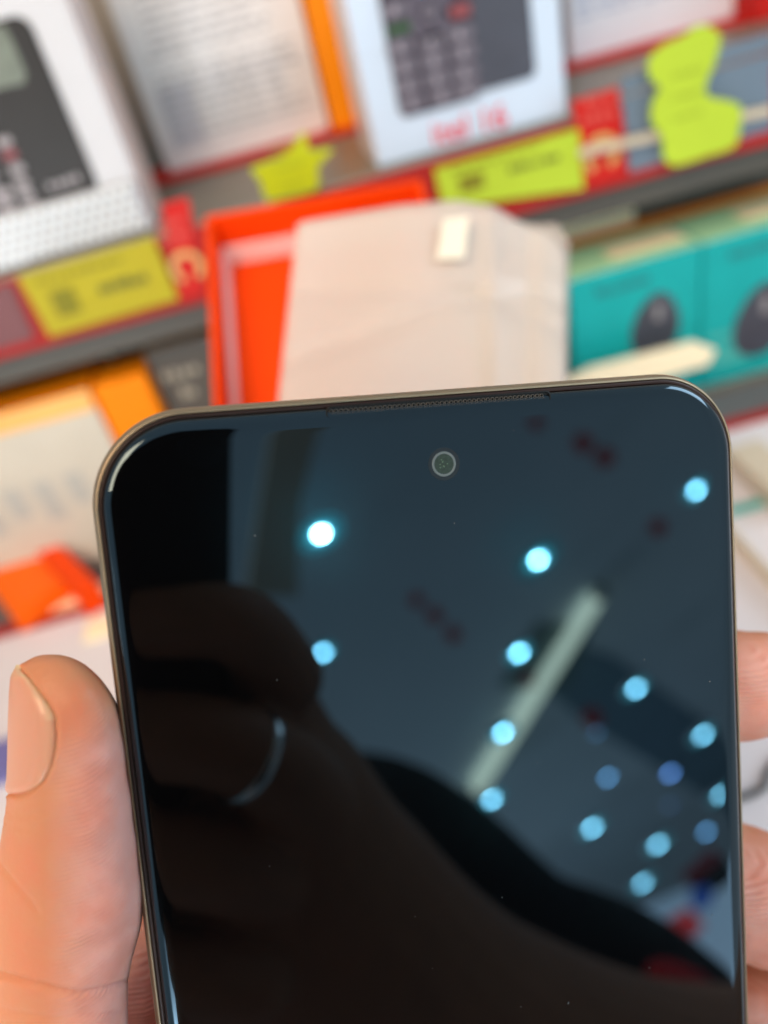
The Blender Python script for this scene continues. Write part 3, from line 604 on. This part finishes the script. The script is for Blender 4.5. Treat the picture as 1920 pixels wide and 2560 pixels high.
g.loft(chain((800, 3200, .145, 19), (1000, 2800, .14, 15), (1050, 2650, .138, 12)))
g.loft(chain((950, 2300, .133, 10.5), (1300, 1850, .126, 9.2), (1600, 1740, .121, 8.6), (1850, 1711, .1165, 8.3), (1925, 1696, .1155, 7.2), (1965, 1690, .115, 6.2)))      # index
g.loft(chain((1000, 2520, .136, 11), (1350, 2180, .129, 10.2), (1650, 2180, .124, 10.1), (1862, 2231, .1205, 10.1), (1930, 2264, .1195, 9.4), (2010, 2300, .119, 7.5)))   # middle
g.loft(chain((1000, 2800, .139, 11), (1350, 2560, .131, 10.2), (1650, 2540, .126, 10.0), (1870, 2566, .1225, 10.1), (1950, 2600, .121, 9.2), (2010, 2630, .121, 7.5)))     # ring
g.loft(chain((900, 3100, .142, 10), (1350, 2960, .134, 9), (1650, 2940, .129, 8.4), (1850, 2960, .126, 7.6), (1900, 2970, .125, 6.6)))                                   # little
hand = fuse('palm_and_fingers', g, .00042, skin, HD)
# sculpt: nail bed, creases; paint the pad attribute
NAILB = np.array([(38, 1662), (75, 1700), (110, 1745), (138, 1785), (142, 1830), (138, 1880), (128, 1920), (108, 1955), (78, 1980), (50, 1990), (20, 1980)], float)
def seg_dist(P, A, Bp):
    d = Bp - A; t = np.clip(((P - A) @ d) / (d @ d), 0, 1); return np.linalg.norm(P - (A + t[:, None] * d), axis=1)
def poly_dist(P, line): return np.min([seg_dist(P, line[i], line[i + 1]) for i in range(len(line) - 1)], axis=0)
def nail_xr(y): return np.interp(y, NAILB[:-1, 1], NAILB[:-1, 0])
me = hand.data; nv = len(me.vertices); co = np.empty(nv * 3); me.vertices.foreach_get('co', co); co = co.reshape(-1, 3)
no = np.empty(nv * 3); me.vertices.foreach_get('normal', no); no = no.reshape(-1, 3)
Wc = co + np.array(MW[HD.name].translation); cc = (Wc - CAM) @ R; px = 960 + F * cc[:, 0] / -cc[:, 2]; py = 1280 - F * cc[:, 1] / -cc[:, 2]
nc = no @ R; P2 = np.stack([px, py], 1)
front = np.clip(nc[:, 2] * 1.5 + .6, 0, 1)
isth = (px < 420) & (-cc[:, 2] < .102)
dn = poly_dist(P2, NAILB); inside = (px < nail_xr(py)) & (py > 1662) & (py < 1990) & isth & (cc[:, 2] > -th_s(1800) - .006)
disp = np.zeros(nv)
disp -= np.where(inside, .00055 * np.clip(dn / 14, 0, 1), 0)
disp += np.where(isth & ~inside, .0002 * np.exp(-((dn - 9) / 9) ** 2), 0) * front
disp -= np.where(isth, .0002 * np.exp(-(dn / 5.5) ** 2), 0) * front
def crease(line, depth, wd): return -depth * np.exp(-(poly_dist(P2, np.array(line, float)) / wd) ** 2) * isth * front
disp += crease([(-40, 2425), (60, 2452), (140, 2476), (200, 2483), (260, 2474), (330, 2450)], .0005, 7)
disp += crease([(0, 2165), (40, 2215), (75, 2255), (95, 2290)], .00025, 6)
disp += crease([(-30, 2520), (120, 2545), (300, 2530)], .00018, 9)
disp += crease([(0, 2030), (60, 2040), (120, 2030)], .00012, 6)
disp += crease([(0, 2060), (70, 2072), (130, 2060)], .0001, 5)
disp += np.where(isth, .00006 * np.sin(px * .045 + py * .02) * np.sin(py * .031), 0)
co2 = co + no * disp[:, None]; me.vertices.foreach_set('co', co2.ravel().astype(np.float32)); me.update()
padv = np.where(isth, np.clip((px - 110 - (py < 1900) * (1900 - py) * .35) / 130, 0, 1) * np.clip((py - 1720) / 160, 0, 1), np.clip(nc[:, 2] * 1.2, 0, 1) * .9)
at_ = me.attributes.new('pad', 'FLOAT', 'POINT'); at_.data.foreach_set('value', padv.astype(np.float32))
# thumbnail
nm = bpy.data.materials.new('nail'); nm.use_nodes = True; b = nm.node_tree.nodes['Principled BSDF']
b.inputs['Base Color'].default_value = (.72, .36, .23, 1); b.inputs['Roughness'].default_value = .4; b.inputs['Subsurface Weight'].default_value = .3; b.inputs['Subsurface Scale'].default_value = .0015
b.inputs['Coat Weight'].default_value = .15
nt = nm.node_tree; tc = nt.nodes.new('ShaderNodeTexCoord'); at2 = nt.nodes.new('ShaderNodeAttribute'); at2.attribute_name = 'tipness'
mxx = nt.nodes.new('ShaderNodeMix'); mxx.data_type = 'RGBA'; mxx.inputs[6].default_value = (.70, .31, .19, 1); mxx.inputs[7].default_value = (.80, .58, .36, 1); nt.links.new(at2.outputs['Fac'], mxx.inputs[0]); nt.links.new(mxx.outputs[2], b.inputs['Base Color'])
g = G(); ny, nx = 48, 24; tip = []; vs = []
for j in range(ny + 1):
    y = 1661 + (1989 - 1661) * j / ny
    Lx, Rx = th_LR(y); c = (Lx + Rx) / 2; a = (Rx - Lx) / 2; xr_ = nail_xr(y)
    cth = np.clip((c - xr_) / a, -1, 1); th1 = math.acos(np.clip(math.copysign(abs(cth) ** (1 / .86), cth), -1, 1)); th1 = max(th1, .12)
    for i in range(nx + 1):
        f = i / nx; th = -1.0 * (1 - f) + th1 * f
        off = .00032 - .00062 * max(0, (f - .86) / .14) ** 2 - .0007 * max(0, (j / ny - .93) / .07) ** 2 - .0006 * max(0, (.1 - f) / .1) ** 2 + .00012 * math.sin(f * math.pi)
        if y < 1720: off += .00012 * (1720 - y) / 60
        vs.append(c2w(th_pt(max(y, 1662), th, off))); tip.append(max(0, 1 - abs(f - 1) * nx / 2.2) * (1 if y < 1800 else .3) + (max(0, (1700 - y) / 40)))
fs = [(j * (nx + 1) + i, j * (nx + 1) + i + 1, (j + 1) * (nx + 1) + i + 1, (j + 1) * (nx + 1) + i) for j in range(ny) for i in range(nx)]
nail = g.add(vs, fs).build('thumbnail', nm, HD, smooth=True)
ta = nail.data.attributes.new('tipness', 'FLOAT', 'POINT'); ta.data.foreach_set('value', np.clip(tip, 0, 1).astype(np.float32))
md = nail.modifiers.new('thickness', 'SOLIDIFY'); md.thickness = .00035; md.offset = -1

# ================================================================== BEHIND THE CAMERA, SEEN ONLY IN THE SCREEN
# the phone that takes the picture; its lens is the scene's camera
def cbox(x0, y0, z0, x1, y1, z1, **k): return G().box((x0, y0, z0), (x1, y1, z1), **k)
CMm = cam.matrix_world.copy()
CP = thing('smartphone', 'black smartphone held up by the other hand, seen as a black block in the screen', 'phone', M=CMm)
ccx, ccy = -.0285, -.052
G().loft([[(x, y, z) for x, y in rrect(.0715 - 2 * i_, .146 - 2 * i_, .010 - i_, 8, ccx, ccy)] for i_, z in [(.0006, .0030), (0, .0038), (0, .0098), (.0008, .0106)]]).build('body', mat('matt_black_body', (.004, .004, .005), .4), CP, True)
G().loft([[(r_ * math.cos(a), r_ * math.sin(a), z) for a in np.linspace(0, 2 * math.pi, 33)[:-1]] for r_, z in [(.0062, .0029), (.0062, .0021), (.0052, .0018)]]).build('lens_bump', black, CP, True)
# hand and forearm that hold it
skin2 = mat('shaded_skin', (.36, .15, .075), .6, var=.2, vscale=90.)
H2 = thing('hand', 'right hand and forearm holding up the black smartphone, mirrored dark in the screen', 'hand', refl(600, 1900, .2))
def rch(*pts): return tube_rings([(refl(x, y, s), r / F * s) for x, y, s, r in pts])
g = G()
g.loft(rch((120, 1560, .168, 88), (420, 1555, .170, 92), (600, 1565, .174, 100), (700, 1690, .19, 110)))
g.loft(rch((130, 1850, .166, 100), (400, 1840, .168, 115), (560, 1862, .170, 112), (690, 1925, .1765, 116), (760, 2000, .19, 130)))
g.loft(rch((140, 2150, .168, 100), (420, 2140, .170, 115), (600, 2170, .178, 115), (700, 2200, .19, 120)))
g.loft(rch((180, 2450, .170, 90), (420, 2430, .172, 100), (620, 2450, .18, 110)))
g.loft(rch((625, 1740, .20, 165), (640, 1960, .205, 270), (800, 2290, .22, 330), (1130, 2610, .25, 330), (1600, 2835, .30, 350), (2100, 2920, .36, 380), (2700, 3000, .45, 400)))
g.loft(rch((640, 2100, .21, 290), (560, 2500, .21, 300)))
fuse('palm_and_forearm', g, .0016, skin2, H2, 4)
rc = refl(615, 1888, .1725); rax = refl(690, 1925, .1765) - refl(600, 1880, .1705); rax /= np.linalg.norm(rax); r1 = np.cross(rax, R @ N); r1 /= np.linalg.norm(r1); r2 = np.cross(rax, r1); rr_ = 118 / F * .1725
bm = bmesh.new(); nu, nw = 48, 8; vv = [[bm.verts.new((rc + (rr_ + .0007 * math.cos(b_)) * (r1 * math.cos(a_) + r2 * math.sin(a_)) + rax * .0017 * math.sin(b_)).tolist()) for b_ in np.linspace(0, 2 * math.pi, nw + 1)[:-1]] for a_ in np.linspace(0, 2 * math.pi, nu + 1)[:-1]]
for i in range(nu):
    for k in range(nw): bm.faces.new((vv[i][k], vv[(i + 1) % nu][k], vv[(i + 1) % nu][(k + 1) % nw], vv[i][(k + 1) % nw]))
tag(G().bm(bm).build('ring', mat('silver', (.9, .9, .86), .22, 1.), smooth=True), 'silver ring on the dark mirrored hand, a pale curved glint in the screen', 'ring')
# the person's black jacket beyond
JK = thing('jacket', 'black jacket of the photographer, a black slope in the screen', 'jacket', refl(1300, 2500, .55))
g = G(); g.loft(tube_rings([(refl(x, y, s), r / F * s) for x, y, s, r in [(880, 2250, .52, 390), (1000, 2262, .52, 318), (1265, 2475, .53, 303), (1530, 2600, .54, 318), (1830, 2840, .56, 305), (2300, 3250, .6, 350)]]))
fuse('sleeve', g, .006, mat('black_cloth', (.004, .004, .0045), .9), JK, 4)
bm = bmesh.new(); bmesh.ops.create_uvsphere(bm, u_segments=20, v_segments=12, radius=1)
cpos = refl(1715, 2470, .44); ex = refl(1815, 2500, .44) - cpos; ey = refl(1715, 2425, .44) - cpos; ez = np.cross(ex, ey); ez *= .02 / np.linalg.norm(ez)
for v_ in bm.verts: v_.co = Vector((cpos + ex * v_.co[0] + ey * v_.co[1] + ez * v_.co[2]).tolist())
G().bm(bm).build('patch', mat('red_cloth', (.6, .015, .02), .8), JK, smooth=True)
# ceiling downlights and their ghost reflections
LAMPS_AND_GHOSTS = [(803, 1335, 9., 0), (1346, 1400, 3.4, 0), (1741, 1226, 1.2, 0), (808, 1632, 1.0, 0), (1298, 1633, 1.8, 0), (1258, 1832, 1.6, 0), (1230, 1999, 1.2, 0), (1590, 1722, 1.25, 0),
         (1758, 1838, 1.2, 0), (1481, 2070, 1.35, 0), (1645, 2112, 1.3, 0), (1608, 2208, 1.25, 0), (1803, 1988, 1.0, 0), (1766, 2080, .6, 1), (1520, 1944, .45, 1), (1676, 1934, .6, 1), (1491, 1833, .06, 1), (1676, 2015, .035, 1)]  # dim entries are second-surface ghost reflections, built as weak lamps
lab = ['brightest ceiling downlight, nearest the top of the screen', 'ceiling downlight mirrored above the tip of the tube lamp', 'ceiling downlight mirrored at the upper right of the screen', 'ceiling downlight half hidden by the hand in the screen', 'ceiling downlight left of the middle of the tube lamp', 'ceiling downlight overlapping the tube lamp', 'ceiling downlight at the lower end of the tube lamp', 'ceiling downlight alone right of the tube lamp', 'ceiling downlight by the right edge, above the purple ghosts', 'ceiling downlight mirrored above the black jacket', 'ceiling downlight mirrored left of the red and black signs', 'lowest ceiling downlight mirrored in the screen', 'small ceiling downlight tight against the right edge', 'dull ghost reflection above the red and black signs', 'dim blue ghost reflection, the left one of two', 'dim violet ghost reflection, the right one of two', 'faint ghost reflection mirrored as a grey disc', 'faintest ghost reflection, barely seen in the screen']
for (lx, ly, k, dim), lb in zip(LAMPS_AND_GHOSTS, lab):
    p = ceil_hit(lx, ly, .16); dist = np.linalg.norm(p - CAM); r_ = .0052 * dist
    t = thing('downlight', lb, 'ceiling lamp', p, group='downlights in the ceiling and their ghost reflections')  # dim ones are ghost reflections, not lamps of their own
    ax = cu_x; ay = cu_y
    rg = lambda rr, h_: [p + rr * (math.cos(a) * ax + math.sin(a) * ay) + CU * h_ for a in np.linspace(0, 2 * math.pi, 21)[:-1]]
    col = (.36, .82, 1.) if not dim else ((.22, .45, 1.) if lx > 1600 and ly < 2050 else (.25, .6, 1.))
    G().loft([rg(r_, 0), rg(r_ * .6, .0002)], cap0=False).build('bulb', emit('lamp_glow', col, 215 * k), t)
    if not dim:  # glowing rings added around the bulb to give its halo
        G().loft([rg(r_ * 1.01, .001), rg(r_ * 1.9, .001)], cap0=False, cap1=False).build('glow_ring', emit('inner_glow', (.10, .70, .80), 13 * min(k, 4) ** .8), t)
        G().loft([rg(r_ * 1.91, .0015), rg(r_ * 3.4, .0015)], cap0=False, cap1=False).build('glow_ring', emit('outer_glow', (.08, .60, .66), 3.4 * min(k, 5)), t)
    if k > 3: G().loft([rg(r_ * 3.62, .002), rg(r_ * 6.5, .002)], cap0=False, cap1=False).build('glow_ring', emit('far_glow', (.07, .50, .58), .5 * k), t)
    G().loft([rg(r_ * (3.41 if not dim else 1.02), .0), rg(r_ * (3.6 if not dim else 1.25), .0), rg(r_ * (3.6 if not dim else 1.3), r_ * .9)], cap0=False).build('trim', mat('lamp_trim', (.7, .75, .8), .4), t)
# hanging tube lamp
t0, t1 = ceil_hit(1195, 1965, .055), ceil_hit(1487, 1500, .055); rt0, rt1 = [.0092 * np.linalg.norm(t_ - CAM) for t_ in (t0, t1)]
TU = thing('tube_lamp', 'long pale tube lamp hanging aslant, mirrored across the screen', 'tube lamp', (t0 + t1) / 2)
G().loft(tube_rings([(t0, rt0), ((t0 + t1) / 2, (rt0 + rt1) / 2), (t1, rt1)], 16, 3)).build('tube', emit('tube_glow', (.92, .92, .66), 8.), TU, smooth=True)
for tt, e_ in ((t0, -1), (t1, 1)):
    d_ = (t1 - t0) / np.linalg.norm(t1 - t0) * e_; re_ = rt0 if e_ < 0 else rt1; G().loft(tube_rings([(tt + d_ * re_ * 1.2, re_ * 1.03), (tt + d_ * re_ * 2, re_ * 1.03)], 16, 3)).build('end_cap', mat('cap_grey', (.3, .32, .3), .5), TU, smooth=True)
# dark beams on the ceiling
def beam(label, pts, m, drop=.05):
    o = G().prism([ceil_hit(x, y, drop) for x, y in pts], CU * .003).build('ceiling_beam', m); tag(o, label, 'beam', 'dark beams under the ceiling')
dkteal = mat('dark_teal_paint', (.16, .27, .34), .7)
beam('dark teal beam running from the tube lamp to the right edge', [(1400, 1600), (1530, 1640), (1900, 1900), (1900, 2075), (1500, 1830), (1330, 1700)], dkteal, .005)
beam('short dark beam beside the tube lamp', [(1340, 1560), (1480, 1560), (1420, 1720), (1250, 1720)], mat('dark_green_paint', (.13, .20, .20), .7), .009)
q = [refl(x, y, s) for x, y, s in [(690, 1000, .9), (812, 1000, .9), (752, 1260, .9), (745, 1490, .9), (615, 1490, .9), (650, 1250, .9)]]
tag(G().prism(q, R @ (N * .02)).build('hanging_board', mat('olive_board', (.50, .49, .42), .7)), 'dark olive board hanging behind the black smartphone', 'board')
# red paper pennants hanging in rows
for i, (x, y, s_, lb) in enumerate([(1458, 1108, 26, 'red pennant mirrored right of the front camera, inner one'), (1512, 1143, 26, 'red pennant mirrored right of the front camera, outer one'), (1340, 1055, 20, 'small red pennant just under the right end of the earpiece'), (1645, 1318, 22, 'red pennant mirrored under the upper right downlight'), (1042, 1500, 20, 'red pennant at the left end of the middle row'), (1087, 1538, 22, 'red pennant in the middle of the middle row'), (1133, 1585, 22, 'red pennant at the right end of the middle row'), (1320, 1700, 20, 'red pennant mirrored beside the tube lamp'), (1480, 1795, 26, 'dull red pennant above the faint grey ghost disc')]):
    p, d_ = refl_dir(x, y); p = c2w(p) + d_ * 2.2; sc = s_ / F * 2.3
    a1 = np.cross(d_, (0, 0, 1)); a1 /= np.linalg.norm(a1); a2 = np.cross(a1, d_)
    o = G().prism([p + sc * (a1 * math.cos(t_) + a2 * math.sin(t_)) for t_ in (0, 1.05, 2.1, 3.14, 4.2, 5.2)], d_ * .01).build('red_pennant', mat('pennant_red', (.85, .03, .05), .7)); tag(o, lb, 'pennant', 'red pennants hanging under the ceiling')
# far signs and an added glowing panel, low on the right of the screen
def far_panel(name, label, cat, pts, dist, m, th=.05):
    q = []
    for x, y in pts: p, d_ = refl_dir(x, y); q.append(c2w(p) + d_ * dist)
    tag(G().prism(q, (R @ N) * th * -1).build(name, m), label, cat)
far_panel('hanging_sign', 'dark red board with a black lower half by the right edge', 'sign', [(1700, 2190), (1780, 2120), (1812, 2150), (1735, 2215)], 5.0, emit('maroon_sign', (.5, .04, .07), .8))  # sign colours glow in place of light falling on the boards
far_panel('hanging_sign', 'black board below the maroon one', 'sign', [(1722, 2212), (1810, 2140), (1838, 2185), (1750, 2230)], 4.9, black)
far_panel('hanging_sign', 'small blue sign above the red one', 'sign', [(1725, 2225), (1768, 2215), (1765, 2250), (1728, 2262)], 4.8, emit('blue_sign', (.08, .22, .9), 1.6))
far_panel('hanging_sign', 'red sign slanting over the jacket', 'sign', [(1640, 2320), (1720, 2268), (1748, 2300), (1680, 2362)], 4.7, emit('red_sign', (.95, .07, .08), 2.6))
far_panel('glow_panel', 'added glowing bluish panel low on the right of the screen', 'panel', [(1480, 2290), (1620, 2260), (1900, 2150), (1960, 2600), (1750, 2650), (1600, 2500)], 9.0, emit('panel_glow', (.62, .82, 1.), 2.6))

# ------------------------------------------------------------------ render settings
scene.cycles.use_denoising = True
scene.cycles.max_bounces = 8; scene.cycles.transparent_max_bounces = 12
scene.cycles.sample_clamp_indirect = 0.; scene.cycles.caustics_reflective = False
